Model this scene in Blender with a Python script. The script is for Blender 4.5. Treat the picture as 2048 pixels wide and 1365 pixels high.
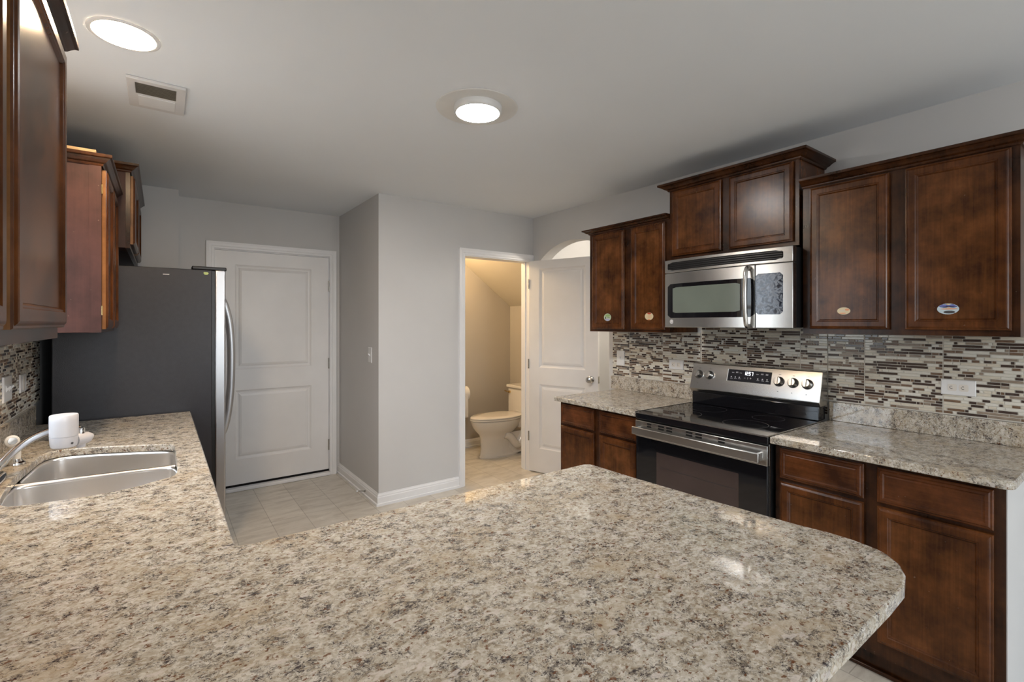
import bpy, bmesh, math, random
from mathutils import Vector, Matrix
random.seed(7)
C = bpy.context.scene.collection
for o in list(bpy.data.objects): bpy.data.objects.remove(o)

# ------------------------------------------------------------------ camera
cam_d = bpy.data.cameras.new('camera'); cam = bpy.data.objects.new('camera', cam_d); C.objects.link(cam)
cam_d.sensor_fit = 'HORIZONTAL'; cam_d.sensor_width = 36.0; cam_d.lens = 958.5/2048*36
cam_d.shift_y = -(682.5-646.2)/2048; cam_d.clip_start = 0.02
cam.location = (0, 0, 1.427); cam.rotation_euler = (math.radians(90), 0, -math.radians(36.173))
bpy.context.scene.camera = cam

# ------------------------------------------------------------------ world, exposure, daylight portals
W = bpy.data.worlds.new('sky'); bpy.context.scene.world = W; W.use_nodes = True
nt = W.node_tree; nt.nodes.clear()
out = nt.nodes.new('ShaderNodeOutputWorld'); bg = nt.nodes.new('ShaderNodeBackground')
tc = nt.nodes.new('ShaderNodeTexCoord'); sp = nt.nodes.new('ShaderNodeSeparateXYZ'); rp = nt.nodes.new('ShaderNodeValToRGB')
mr = nt.nodes.new('ShaderNodeMapRange'); mr.inputs[1].default_value = -1; mr.inputs[2].default_value = 1
nt.links.new(tc.outputs['Generated'], sp.inputs[0]); nt.links.new(sp.outputs[2], mr.inputs[0]); nt.links.new(mr.outputs[0], rp.inputs[0])
rp.color_ramp.elements[0].position = 0.44; rp.color_ramp.elements[0].color = (.36, .37, .36, 1)
rp.color_ramp.elements[1].position = 0.60; rp.color_ramp.elements[1].color = (.76, .88, 1.0, 1)
nt.links.new(rp.outputs[0], bg.inputs[0]); nt.links.new(bg.outputs[0], out.inputs[0])
bg.inputs[1].default_value = 7.8
vs = bpy.context.scene.view_settings
vs.view_transform = 'Standard'; vs.look = 'None'; vs.gamma = 1.0; vs.exposure = 0.21; vs.use_curve_mapping = False
LAMP_WARM = 215.0      # radiance of the warm recessed lamp
LAMP_COOL = 175.0      # radiance of the neutral surface lamp
def portal(name, loc, rot, sx, sy):
    l = bpy.data.lights.new(name, 'AREA'); l.shape = 'RECTANGLE'; l.size = sx; l.size_y = sy
    l.cycles.is_portal = True
    o = bpy.data.objects.new(name, l); C.objects.link(o); o.location = loc; o.rotation_euler = rot
portal('kitchen_window_daylight', (-.60, 2.145, 1.60), (0, -math.pi/2, 0), .95, .86)
portal('patio_daylight', (1.3, -4.50, 1.07), (math.pi/2, 0, 0), 2.5, 2.1)
def lamp(name, loc, power, col, r=.08):
    l = bpy.data.lights.new(name, 'POINT'); l.energy = power; l.color = col; l.shadow_soft_size = r
    o = bpy.data.objects.new(name, l); C.objects.link(o); o.location = loc
lamp('bathroom_lamp', (2.25, 4.35, 2.25), 26, (1, .70, .38))
lamp('hallway_lamp', (3.6, 2.6, 2.25), 24, (1, .90, .78))
lamp('added_fill_light', (1.2, -2.4, 1.75), 48, (1, .98, .96), .2)  # unseen fill light, added to brighten the ceiling and upper walls

# ------------------------------------------------------------------ material helpers
def newmat(name):
    m = bpy.data.materials.new(name); m.use_nodes = True
    n = m.node_tree.nodes; return m, n, m.node_tree.links, n['Principled BSDF']
def setp(b, col=None, rough=None, metal=None, spec=None, coat=None, coatr=None):
    if col is not None: b.inputs['Base Color'].default_value = (*col, 1)
    if rough is not None: b.inputs['Roughness'].default_value = rough
    if metal is not None: b.inputs['Metallic'].default_value = metal
    if spec is not None: b.inputs['Specular IOR Level'].default_value = spec
    if coat is not None: b.inputs['Coat Weight'].default_value = coat
    if coatr is not None: b.inputs['Coat Roughness'].default_value = coatr
def coords(n, l, scale=(1, 1, 1), rot=(0, 0, 0)):
    g = n.new('ShaderNodeNewGeometry'); mp = n.new('ShaderNodeMapping')
    mp.inputs['Scale'].default_value = scale; mp.inputs['Rotation'].default_value = rot
    l.new(g.outputs['Position'], mp.inputs['Vector']); return mp.outputs[0]
def noise(n, l, vec, scale, detail=4, rough=.5, dist=0):
    t = n.new('ShaderNodeTexNoise'); t.inputs['Scale'].default_value = scale; t.inputs['Detail'].default_value = detail
    t.inputs['Roughness'].default_value = rough; t.inputs['Distortion'].default_value = dist
    l.new(vec, t.inputs['Vector']); return t.outputs['Fac']
def ramp(n, l, fac, stops):
    r = n.new('ShaderNodeValToRGB'); e = r.color_ramp.elements
    while len(e) < len(stops): e.new(.5)
    for i, (p, c) in enumerate(stops):
        e[i].position = p; e[i].color = (*c, 1) if not isinstance(c, (int, float)) else (c, c, c, 1)
    l.new(fac, r.inputs[0]); return r.outputs[0]
def mix(n, l, fac, a, b, mode='MIX'):
    m = n.new('ShaderNodeMix'); m.data_type = 'RGBA'; m.blend_type = mode
    for s, v in ((m.inputs[0], fac), (m.inputs[6], a), (m.inputs[7], b)):
        if isinstance(v, (int, float)): s.default_value = v
        elif isinstance(v, tuple): s.default_value = (*v, 1)
        else: l.new(v, s)
    return m.outputs[2]
def math_(n, l, op, a, b):
    m = n.new('ShaderNodeMath'); m.operation = op
    for s, v in ((m.inputs[0], a), (m.inputs[1], b)):
        if isinstance(v, (int, float)): s.default_value = v
        else: l.new(v, s)
    return m.outputs[0]
def bump(n, l, b, h, strength=.2, dist=.002):
    t = n.new('ShaderNodeBump'); t.inputs['Strength'].default_value = strength; t.inputs['Distance'].default_value = dist
    l.new(h, t.inputs['Height']); l.new(t.outputs[0], b.inputs['Normal'])
def plain(name, col, rough=.5, metal=0, spec=.5, coat=0, var=.06, vs_=8, bumpy=0, bs=300):
    """simple surface with a faint procedural variation"""
    m, n, l, b = newmat(name); setp(b, col, rough, metal, spec, coat)
    v = coords(n, l); f = noise(n, l, v, vs_, 3)
    lo = tuple(max(0, c*(1-var)) for c in col); hi = tuple(min(1, c*(1+var)) for c in col)
    l.new(ramp(n, l, f, [(.3, lo), (.7, hi)]), b.inputs['Base Color'])
    if bumpy: bump(n, l, b, noise(n, l, v, bs, 2), bumpy, .001)
    return m
def emis(name, col, s):
    m, n, l, b = newmat(name); setp(b, (.8, .8, .8), .5)
    b.inputs['Emission Color'].default_value = (*col, 1); b.inputs['Emission Strength'].default_value = s
    return m
def granite():
    m, n, l, b = newmat('granite'); setp(b, rough=.05, spec=.6)
    v0 = coords(n, l, (1.30, 1.50, 1.40), (0, 0, .25))
    # warp the lookup so crystals get ragged outlines
    nz = n.new('ShaderNodeTexNoise'); nz.inputs['Scale'].default_value = 60; nz.inputs['Detail'].default_value = 4; l.new(v0, nz.inputs['Vector'])
    va = n.new('ShaderNodeVectorMath'); va.operation = 'SUBTRACT'; l.new(nz.outputs['Color'], va.inputs[0]); va.inputs[1].default_value = (.5, .5, .5)
    vb = n.new('ShaderNodeVectorMath'); vb.operation = 'SCALE'; l.new(va.outputs[0], vb.inputs[0]); vb.inputs['Scale'].default_value = .016
    vc = n.new('ShaderNodeVectorMath'); vc.operation = 'ADD'; l.new(v0, vc.inputs[0]); l.new(vb.outputs[0], vc.inputs[1]); v = vc.outputs[0]
    vo = n.new('ShaderNodeTexVoronoi'); vo.inputs['Scale'].default_value = 125; l.new(v, vo.inputs['Vector'])
    sc = n.new('ShaderNodeSeparateColor'); l.new(vo.outputs['Color'], sc.inputs[0])
    big = noise(n, l, v0, 5, 4, .6)
    mid = noise(n, l, v0, 32, 7, .68, .5)
    k = math_(n, l, 'ADD', math_(n, l, 'MULTIPLY', sc.outputs[0], .30), math_(n, l, 'ADD', math_(n, l, 'MULTIPLY', mid, .90), math_(n, l, 'MULTIPLY', big, .18)))
    c = ramp(n, l, k, [(.42, (.25, .20, .145)), (.54, (.40, .345, .265)), (.67, (.505, .46, .385)), (.88, (.66, .63, .57))])
    c = mix(n, l, ramp(n, l, big, [(.50, 0), (.66, .55)]), c, (.43, .335, .215))
    f2 = noise(n, l, v, 75, 6, .70, .6); m2 = noise(n, l, coords(n, l, (1, 1.15, 1), (.1, .1, .3)), 27, 5, .62)
    gm = math_(n, l, 'ADD', math_(n, l, 'MULTIPLY', f2, .6), math_(n, l, 'MULTIPLY', m2, .5))
    c = mix(n, l, ramp(n, l, gm, [(.598, 0), (.640, .72)]), c, (.16, .142, .124))
    vn = noise(n, l, v0, 36, 6, .72, .7); vr = math_(n, l, 'ABSOLUTE', math_(n, l, 'SUBTRACT', vn, .5), 0)
    vm = math_(n, l, 'MULTIPLY', ramp(n, l, vr, [(.004, 1), (.026, 0)]), ramp(n, l, m2, [(.44, .15), (.54, .9)]))
    c = mix(n, l, vm, c, (.125, .100, .080))
    f3 = noise(n, l, v, 150, 5, .74, .5)
    bm_ = math_(n, l, 'ADD', math_(n, l, 'MULTIPLY', f3, .74), math_(n, l, 'MULTIPLY', m2, .36))
    c = mix(n, l, ramp(n, l, bm_, [(.612, 0), (.640, .93)]), c, (.034, .025, .029))
    w2 = noise(n, l, coords(n, l, (.8, 1.1, 1), (.4, .2, .3)), 95, 4, .65)
    c = mix(n, l, ramp(n, l, w2, [(.602, 0), (.635, .88)]), c, (.145, .058, .022))
    w3 = noise(n, l, coords(n, l, (.7, 1.5, 1), (.1, .5, .5)), 42, 2, .5)
    c = mix(n, l, ramp(n, l, w3, [(.645, 0), (.69, .65)]), c, (.66, .605, .565))
    l.new(c, b.inputs['Base Color']); return m
def wood(name, dark, mid, lite, horiz=False, rough=.26):
    m, n, l, b = newmat(name); setp(b, rough=rough, spec=.30)
    s = (60, 3.5, 60) if horiz else (60, 60, 2.4)
    f = noise(n, l, coords(n, l, s), 1.6, 5, .55, .7)
    g = noise(n, l, coords(n, l, (1, 1, 1)), 7, 5, .6)
    k = math_(n, l, 'ADD', math_(n, l, 'MULTIPLY', f, .22), math_(n, l, 'MULTIPLY', g, .78))
    c = ramp(n, l, k, [(.36, dark), (.50, mid), (.66, lite)])
    # small pale scuffs of wear
    wv = noise(n, l, coords(n, l), 85, 2, .5); c = mix(n, l, ramp(n, l, wv, [(.755, 0), (.78, .4)]), c, (.25, .19, .15))
    l.new(c, b.inputs['Base Color'])
    return m
def steel(name, col=(.58, .57, .55), rough=.27, axis='y'):
    m, n, l, b = newmat(name); setp(b, col, rough, 1.0)
    s = {'y': (900, 5, 900), 'z': (900, 900, 5), 'x': (5, 900, 900)}[axis]
    f = noise(n, l, coords(n, l, s), 1.0, 2)
    l.new(ramp(n, l, f, [(.3, tuple(c*.985 for c in col)), (.7, col)]), b.inputs['Base Color']); return m
def tilemat(name, cols, rough=.15):
    m, n, l, b = newmat(name); setp(b, rough=rough)
    f = noise(n, l, coords(n, l, (1, 6, 60)), 8, 5, .6)
    l.new(ramp(n, l, f, [(.35, cols[0]), (.65, cols[1])]), b.inputs['Base Color']); return m
def floormat():
    m, n, l, b = newmat('stone_look_floor'); setp(b, rough=.33, spec=.4)
    g = n.new('ShaderNodeNewGeometry'); s = n.new('ShaderNodeSeparateXYZ'); l.new(g.outputs['Position'], s.inputs[0])
    cb = n.new('ShaderNodeCombineXYZ'); l.new(s.outputs[1], cb.inputs[0]); l.new(s.outputs[0], cb.inputs[1])
    mp = n.new('ShaderNodeMapping'); mp.inputs['Location'].default_value = (.24, -.40+.232*10, 0); l.new(cb.outputs[0], mp.inputs[0])
    br = n.new('ShaderNodeTexBrick'); l.new(mp.outputs[0], br.inputs['Vector'])
    br.inputs['Scale'].default_value = 1; br.inputs['Brick Width'].default_value = .67; br.inputs['Row Height'].default_value = .232
    br.inputs['Mortar Size'].default_value = .0022; br.inputs['Mortar Smooth'].default_value = .2; br.offset = .5
    br.inputs['Color1'].default_value = (.92, .92, .92, 1); br.inputs['Color2'].default_value = (1.05, 1.05, 1.05, 1); br.inputs['Mortar'].default_value = (.62, .60, .58, 1)
    f = noise(n, l, coords(n, l, (1, 3.2, 1)), 5, 6, .62, .6)
    c = ramp(n, l, f, [(.32, (.50, .455, .39)), (.5, (.62, .575, .50)), (.68, (.70, .66, .59))])
    f2 = noise(n, l, coords(n, l, (1, 3, 1)), 60, 3, .6)
    c = mix(n, l, ramp(n, l, f2, [(.64, 0), (.72, .35)]), c, (.22, .19, .15))
    l.new(mix(n, l, 1.0, c, br.outputs['Color'], 'MULTIPLY'), b.inputs['Base Color']); return m
def worn_panel():
    m, n, l, b = newmat('worn_control_film'); setp(b, rough=.12)
    v = coords(n, l, (1, 1, 1)); f = noise(n, l, v, 34, 6, .65, 1.2)
    k = ramp(n, l, f, [(.46, 0), (.50, 1)])
    l.new(mix(n, l, k, (.015, .02, .035), (.15, .165, .19)), b.inputs['Base Color'])
    l.new(ramp(n, l, f, [(.46, 0), (.50, .45)]), b.inputs['Metallic'])
    l.new(ramp(n, l, f, [(.40, .08), (.6, .35)]), b.inputs['Roughness']); return m
def glassmat():
    m = bpy.data.materials.new('window_glass'); m.use_nodes = True; n = m.node_tree.nodes; l = m.node_tree.links; n.clear()
    o = n.new('ShaderNodeOutputMaterial'); t = n.new('ShaderNodeBsdfTransparent'); g = n.new('ShaderNodeBsdfGlossy'); mx = n.new('ShaderNodeMixShader')
    g.inputs['Roughness'].default_value = .01; mx.inputs[0].default_value = .07
    l.new(t.outputs[0], mx.inputs[1]); l.new(g.outputs[0], mx.inputs[2]); l.new(mx.outputs[0], o.inputs[0]); return m

M = {
 'wall': plain('grey_wall_paint', (.60, .595, .59), .75, spec=.25, var=.02, vs_=2, bumpy=.05, bs=180),
 'ceil': plain('ceiling_paint', (.765, .795, .83), .85, spec=.15, var=.015, vs_=1.5, bumpy=.05, bs=160),
 'bath': plain('bathroom_wall_paint', (.47, .43, .37), .7, spec=.25, var=.02, vs_=2),
 'bathc': plain('bathroom_ceiling_paint', (.66, .60, .49), .7, spec=.2, var=.02, vs_=2),
 'hall': plain('hallway_paint', (.70, .66, .58), .7, spec=.2, var=.02, vs_=2),
 'trim': plain('white_trim_paint', (.83, .83, .84), .35, var=.02, vs_=5),
 'door': plain('white_door_paint', (.80, .79, .785), .38, var=.03, vs_=4, bumpy=.06, bs=120),
 'floor': floormat(), 'granite': granite(),
 'wood': wood('espresso_cherry_wood', (0.0282, 0.0084, 0.0019), (0.0742, 0.0230, 0.0052), (0.1382, 0.0461, 0.0118)),
 'woodh': wood('espresso_cherry_wood_horizontal', (0.0333, 0.0100, 0.0029), (0.0819, 0.0256, 0.0074), (0.1434, 0.0461, 0.0140), True),
 'woodp': wood('cherry_veneer_panel', (0.0346, 0.0108, 0.0027), (0.0896, 0.0301, 0.0076), (0.1600, 0.0576, 0.0157)),
 'wooddark': wood('dark_cabinet_frame_wood', (0.0166, 0.0059, 0.0020), (0.0397, 0.0134, 0.0043), (0.0742, 0.0256, 0.0078)),
 'woodside': wood('reddish_cabinet_side', (.026, .0090, .0072), (.046, .0165, .0130), (.066, .0245, .0190), rough=.50),
 'rawedge': wood('raw_brown_door_edge', (.10, .042, .012), (.20, .088, .027), (.30, .14, .05), rough=.4),
 'pine': wood('pale_pine_board', (.26, .17, .085), (.36, .25, .135), (.45, .33, .19), True, .6),
 'steel': steel('brushed_steel'), 'steelv': steel('brushed_steel_door', (.50, .50, .51), .36, 'z'),
 'sinksteel': steel('sink_steel', (.86, .84, .82), .28, 'z'),
 'chrome': plain('chrome', (.80, .80, .80), .07, 1.0, var=.02),
 'nickel': plain('satin_nickel', (.55, .53, .50), .25, 1.0, var=.03),
 'brass': plain('brass', (.62, .45, .20), .25, 1.0, var=.04),
 'blackplastic': plain('black_plastic', (.012, .012, .013), .35, var=.1),
 'fridgeside': plain('textured_charcoal_side', (.0185, .0175, .022), .42, var=.12, vs_=40, bumpy=.35, bs=260),
 'blackglass': plain('black_glass', (.008, .008, .010), .05, var=.1),
 'ovenwin': plain('brown_oven_glass', (.050, .034, .032), .07, var=.15, vs_=5),
 'mwglass': plain('grey_green_microwave_window', (.16, .185, .155), .18, var=.05),
 'display': plain('display_glass', (.018, .017, .022), .08, var=.1),
 'white': plain('white_plastic', (.74, .74, .74), .3, var=.02),
 'filterwhite': plain('filter_white_plastic', (.60, .59, .61), .28, var=.02),
 'offwhite': plain('cream_plastic', (.70, .66, .60), .35, var=.02),
 'porcelain': plain('porcelain', (.76, .72, .66), .1, var=.015, coat=.3),
 'paper': plain('tissue_paper', (.78, .75, .70), .9, var=.03, spec=.1),
 'grout': plain('pale_grout', (.60, .575, .52), .8, var=.05, spec=.2, vs_=60),
 'dark': plain('dark_slot', (.010, .009, .009), .7, var=.1, spec=.15),
 'taupe': plain('vent_louvre_paint', (.30, .275, .235), .6, var=.05),
 'ventpaint': plain('vent_grey_white_paint', (.64, .63, .63), .5, var=.02),
 'ringpaint': plain('light_ring_paint', (.72, .715, .70), .7, var=.03, vs_=12),
 'darkprint': plain('dark_print', (.05, .05, .055), .5),
 'paleprint': plain('pale_print', (.55, .55, .58), .5),
 't_dark': tilemat('glass_tile_dark', ((.040, .025, .020), (.080, .054, .044)), .12),
 't_brown': tilemat('stone_tile_brown', ((.10, .055, .030), (.23, .145, .090)), .3),
 't_taupe': tilemat('stone_tile_taupe', ((.20, .155, .115), (.36, .29, .225)), .3),
 't_cream': tilemat('travertine_tile_cream', ((.58, .53, .43), (.70, .65, .55)), .3),
 't_light': tilemat('glass_tile_pale', ((.66, .64, .57), (.75, .73, .67)), .15),
 'glass': glassmat(), 'worn': worn_panel(),
 'lampwarm': emis('warm_lamp_diffuser', (1, .72, .44), LAMP_WARM), 'lampcool': emis('neutral_lamp_diffuser', (1, .985, .975), LAMP_COOL),
 'clock': emis('clock_digits', (.92, .95, 1), 1.5),
 'green': plain('green_print', (.28, .42, .16), .35), 'lime': plain('lime_print', (.52, .60, .20), .4), 'mint': plain('pale_green_print', (.48, .56, .38), .35),
 'lilac': plain('lilac_print', (.40, .40, .58), .35), 'blue': plain('blue_print', (.12, .14, .36), .3), 'red': plain('red_print', (.50, .07, .03), .35),
 'orange': plain('orange_print', (.70, .30, .14), .35), 'cream': plain('cream_print', (.66, .56, .36), .4), 'sky': plain('pale_blue_print', (.50, .60, .66), .3),
}

# ------------------------------------------------------------------ geometry helpers (everything built in world space, then shifted to its thing's origin)
ORG = {}
def new(): return bmesh.new()
def face(bm, vs, mi=0):
    try:
        f = bm.faces.new(vs); f.material_index = mi; return f
    except ValueError: return None
def box(bm, x0, y0, z0, x1, y1, z1, mi=0):
    x0, x1 = sorted((x0, x1)); y0, y1 = sorted((y0, y1)); z0, z1 = sorted((z0, z1))
    v = [bm.verts.new(p) for p in ((x0,y0,z0),(x1,y0,z0),(x1,y1,z0),(x0,y1,z0),(x0,y0,z1),(x1,y0,z1),(x1,y1,z1),(x0,y1,z1))]
    for q in ((3,2,1,0),(4,5,6,7),(0,1,5,4),(1,2,6,5),(2,3,7,6),(3,0,4,7)): face(bm, [v[i] for i in q], mi)
    return v
def bridge(bm, loops, mi=0, cap0=True, cap1=True, closed=True):
    vl = [[bm.verts.new(p) for p in L] for L in loops]; n = len(vl[0])
    for a, b in zip(vl, vl[1:]):
        for i in range(n if closed else n-1):
            face(bm, [a[i], a[(i+1) % n], b[(i+1) % n], b[i]], mi)
    if cap0: face(bm, vl[0][::-1], mi)
    if cap1: face(bm, vl[-1], mi)
    return vl
def frame_of(d):
    d = Vector(d).normalized(); a = Vector((0, 0, 1)) if abs(d.z) < .95 else Vector((1, 0, 0))
    s = d.cross(a).normalized(); return s, s.cross(d).normalized()
def cyl(bm, p0, p1, r0, r1=None, seg=24, mi=0):
    r1 = r0 if r1 is None else r1; p0, p1 = Vector(p0), Vector(p1); s, t = frame_of(p1-p0)
    ring = lambda p, r: [p+s*(r*math.cos(2*math.pi*i/seg))+t*(r*math.sin(2*math.pi*i/seg)) for i in range(seg)]
    bridge(bm, [ring(p0, r0), ring(p1, r1)], mi)
def lathe(bm, org, axis, prof, seg=32, mi=0, cap=True):
    o = Vector(org); d = Vector(axis).normalized(); s, t = frame_of(d)
    bridge(bm, [[o+d*h+s*(r*math.cos(2*math.pi*i/seg))+t*(r*math.sin(2*math.pi*i/seg)) for i in range(seg)] for r, h in prof], mi, cap, cap)
def tube(bm, pts, r, seg=14, mi=0, radii=None, flat=1.0):
    pts = [Vector(p) for p in pts]; loops = []; prev = None
    for i, p in enumerate(pts):
        d = (pts[min(i+1, len(pts)-1)]-pts[max(i-1, 0)]).normalized()
        if prev is None: s, t = frame_of(d)
        else:
            s = (prev - d*prev.dot(d)).normalized(); t = s.cross(d)
        prev = s; rr = radii[i] if radii else r
        loops.append([p+s*(rr*math.cos(2*math.pi*k/seg))+t*(rr*flat*math.sin(2*math.pi*k/seg)) for k in range(seg)])
    bridge(bm, loops, mi)
def smooth_path(pts, n=6):
    pts = [Vector(p) for p in pts]; out_ = []
    for i in range(len(pts)-1):
        p0 = pts[max(i-1, 0)]; p1 = pts[i]; p2 = pts[i+1]; p3 = pts[min(i+2, len(pts)-1)]
        for k in range(n):
            t = k/n
            out_.append(.5*((2*p1)+(p2-p0)*t+(2*p0-5*p1+4*p2-p3)*t*t+(3*p1-p0-3*p2+p3)*t**3))
    return out_+[pts[-1]]
def chaikin(P, it=2):
    for _ in range(it):
        Q = []
        for i in range(len(P)):
            a, b = P[i], P[(i+1) % len(P)]
            Q += [(a[0]*.75+b[0]*.25, a[1]*.75+b[1]*.25), (a[0]*.25+b[0]*.75, a[1]*.25+b[1]*.75)]
        P = Q
    return P
def rrect(a0, b0, a1, b1, r, k=5):
    P = []
    for cx, cy, s in ((a1-r, b1-r, 0), (a0+r, b1-r, 1), (a0+r, b0+r, 2), (a1-r, b0+r, 3)):
        for i in range(k+1):
            t = (s+i/k)*math.pi/2; P.append((cx+r*math.cos(t), cy+r*math.sin(t)))
    return P
def prism(bm, poly, z0, z1, holes=(), mi=0):
    """vertical slab from a plan outline with optional holes"""
    def fill(z):
        E = []; L = []
        for loop in [poly]+list(holes):
            v = [bm.verts.new((x, y, z)) for x, y in loop]; L.append(v)
            E += [bm.edges.new((v[i], v[(i+1) % len(v)])) for i in range(len(v))]
        if holes: bmesh.ops.triangle_fill(bm, edges=E, use_beauty=True, use_dissolve=False)
        else: face(bm, L[0], mi)
        return L
    A, B = fill(z0), fill(z1)
    for a, b in zip(A, B):
        for i in range(len(a)): face(bm, [a[i], a[(i+1) % len(a)], b[(i+1) % len(a)], b[i]], mi)
def extr(bm, poly, axis, d0, d1, mi=0):
    """outline extruded along x ('yz' outline), y ('xz') or z ('xy')"""
    f = {'x': lambda p, d: (d, p[0], p[1]), 'y': lambda p, d: (p[0], d, p[1]), 'z': lambda p, d: (p[0], p[1], d)}[axis]
    bridge(bm, [[f(p, d0) for p in poly], [f(p, d1) for p in poly]], mi)

def obj(name, bm, mats, parent=None, label=None, smooth=False, bevel=0, bseg=2, recalc=True):
    if recalc: bmesh.ops.recalc_face_normals(bm, faces=bm.faces)
    if parent is not None: org = ORG[parent.name]
    else:
        xs = [v.co.x for v in bm.verts]; ys = [v.co.y for v in bm.verts]; zs = [v.co.z for v in bm.verts]
        org = Vector(((min(xs)+max(xs))/2, (min(ys)+max(ys))/2, min(zs)))
    bmesh.ops.translate(bm, verts=bm.verts, vec=-org)
    me = bpy.data.meshes.new(name); bm.to_mesh(me); bm.free()
    for k in (mats if isinstance(mats, (list, tuple)) else [mats]): me.materials.append(M[k])
    if smooth:
        for p in me.polygons: p.use_smooth = True
        me.set_sharp_from_angle(angle=math.radians(40))
    o = bpy.data.objects.new(name, me); C.objects.link(o); ORG[o.name] = org
    if parent is not None: o.parent = parent
    else: o.location = org
    if label: o['label'] = label
    if bevel:
        b = o.modifiers.new('bevel', 'BEVEL'); b.width = bevel; b.segments = bseg; b.limit_method = 'ANGLE'; b.angle_limit = math.radians(35)
        b.harden_normals = False
        for p in me.polygons: p.use_smooth = True
        me.set_sharp_from_angle(angle=math.radians(30))
    return o
def thing(name, label, cat, loc, group=None):
    o = bpy.data.objects.new(name, None); C.objects.link(o); o.location = loc; o.empty_display_size = .05
    ORG[o.name] = Vector(loc); o['label'] = label; o['category'] = cat
    if group: o['group'] = group
    return o
def tag(o, label, cat, group=None):
    o['label'] = label; o['category'] = cat
    if group: o['group'] = group
    return o
def struct(name, bm, mats, label=None, **k):
    o = obj(name, bm, mats, **k); o['kind'] = 'structure'
    if label: o['label'] = label
    return o
def bx(*boxes):
    bm = new()
    for b in boxes: box(bm, *b)
    return bm

# ------------------------------------------------------------------ the setting
HC = 2.44; XR = 2.906; XL = -.535; YB = 3.633; YD = 4.657; XP = 1.367
struct('floor', bx((-.70, -4.65, -.08, 4.35, 4.90, 0)), 'floor', 'beige stone-look plank tile floor of the kitchen')
struct('ceiling', bx((-.70, -4.65, HC, 4.35, 4.90, HC+.1)), 'ceil', 'smooth pale grey-white kitchen ceiling')
WY0, WY1, WZ0, WZ1 = 1.72, 2.57, 1.13, 2.07       # window over the sink
struct('wall_left', bx((XL-.12, -4.62, 0, XL, WY0, HC), (XL-.12, WY1, 0, XL, 4.777, HC), (XL-.12, WY0, 0, XL, WY1, WZ0), (XL-.12, WY0, WZ1, XL, WY1, HC)), 'wall', 'grey wall behind the sink counter and refrigerator')
struct('wall_corner', bx((XL, 4.44, 0, .105, 4.70, HC)), 'wall', 'shallow grey wall jog beside the refrigerator')
struct('wall_back', bx((XL, YD, 0, .345, 4.777, HC), (1.283, YD, 0, XP, 4.777, HC), (.345, YD, 2.045, 1.283, 4.777, HC)), 'wall', 'grey wall around the white garage door')
struct('wall_pantry', bx((XP, YB+.12, 0, XP+.12, 4.777, HC), (XP+.12, YB+.12, 0, 1.78, 4.83, HC)), 'wall', 'grey side wall with the light switch, right of the back door')
struct('wall_far', bx((XP, YB, 0, 2.130, YB+.12, HC), (2.876, YB, 0, 4.35, YB+.12, HC), (2.130, YB, 2.03, 2.876, YB+.12, HC)), 'wall', 'grey wall with the bathroom doorway')
# right wall with its arched opening
bm = new(); AY0, AY1, AR = 2.65, 3.57, .695; ac = 3.10; atop = 2.159
def archz(y): return atop-AR+math.sqrt(max(AR*AR-(y-ac)**2, 0))
ys = [AY0+(AY1-AY0)*i/28 for i in range(29)]
box(bm, XR, -4.62, 0, XR+.12, AY0, HC); box(bm, XR, AY1, 0, XR+.12, YB, HC)
lo = [(y, archz(y)) for y in ys]
extr(bm, [(AY0, HC)]+lo+[(AY1, HC)], 'x', XR, XR+.12)
struct('wall_right', bm, 'wall', 'grey wall with the arched opening behind the range and cabinets')
struct('wall_front', bx((-.66, -4.62, 0, .10, -4.50, HC), (2.50, -4.62, 0, 3.03, -4.50, HC), (.10, -4.62, 2.09, 2.50, -4.50, HC)), 'wall')
struct('wall_bathroom', bx((1.78, 4.73, 0, 3.53, 4.83, HC), (3.43, YB+.12, 0, 3.53, 4.73, HC)), 'bath', 'tan bathroom wall behind the toilet')
bm = new(); extr(bm, [(2.33, 2.439), (3.43, 1.628), (3.43, 2.439)], 'y', YB+.121, 4.729)
struct('ceiling_bathroom', bm, 'bathc', 'sloped ceiling under the stairs in the bathroom')
struct('wall_hallway', bx((4.23, 1.2, 0, 4.35, YB, HC), (3.026, 1.2, 0, 4.23, 1.32, HC)), 'hall', 'cream hallway wall beyond the arch')
bm = new(); box(bm, -.50, .466, 0, 1.20, .575, .876); box(bm, 1.11, .575, 0, 1.20, 1.235, .876)
struct('wall_peninsula', bm, 'trim', 'white half wall under the granite peninsula', bevel=.002)
def baseb(name, pts, lab=None, h=.094, t=.016):
    """baseboard swept along a list of straight runs (x0,y0,x1,y1,nx,ny)"""
    bm = new(); prof = [(0, 0), (t+.008, 0), (t+.008, .018), (t, .022), (t, h-.030), (t-.004, h-.024), (t-.004, h-.016), (t-.010, h-.006), (t-.011, h), (0, h)]
    for x0, y0, x1, y1, nx, ny, e0, e1 in pts:
        d = Vector((x1-x0, y1-y0)).normalized()
        bridge(bm, [[(x0+nx*o-d.x*o*e0, y0+ny*o-d.y*o*e0, z) for o, z in prof], [(x1+nx*o+d.x*o*e1, y1+ny*o+d.y*o*e1, z) for o, z in prof]])
    return struct(name, bm, 'trim', lab)
baseb('baseboard_pantry', [(XP, YD, XP, YB, -1, 0, 0, 1), (XP, YB, 2.081, YB, 0, -1, 1, 0)], 'white baseboard wrapping the grey pantry corner')
baseb('baseboard_bathroom', [(1.78, 4.73, 3.43, 4.73, 0, -1, 0, 0)], 'white baseboard in the bathroom behind the toilet')
baseb('baseboard_right', [(XR, .29, XR, -4.5, -1, 0, 0, 0)], 'white baseboard on the right wall past the cabinets')
baseb('baseboard_back', [(XL, 4.44, .105, 4.44, 0, -1, 0, 0), (.105, YD, .294, YD, 0, -1, 0, 0)])
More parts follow.
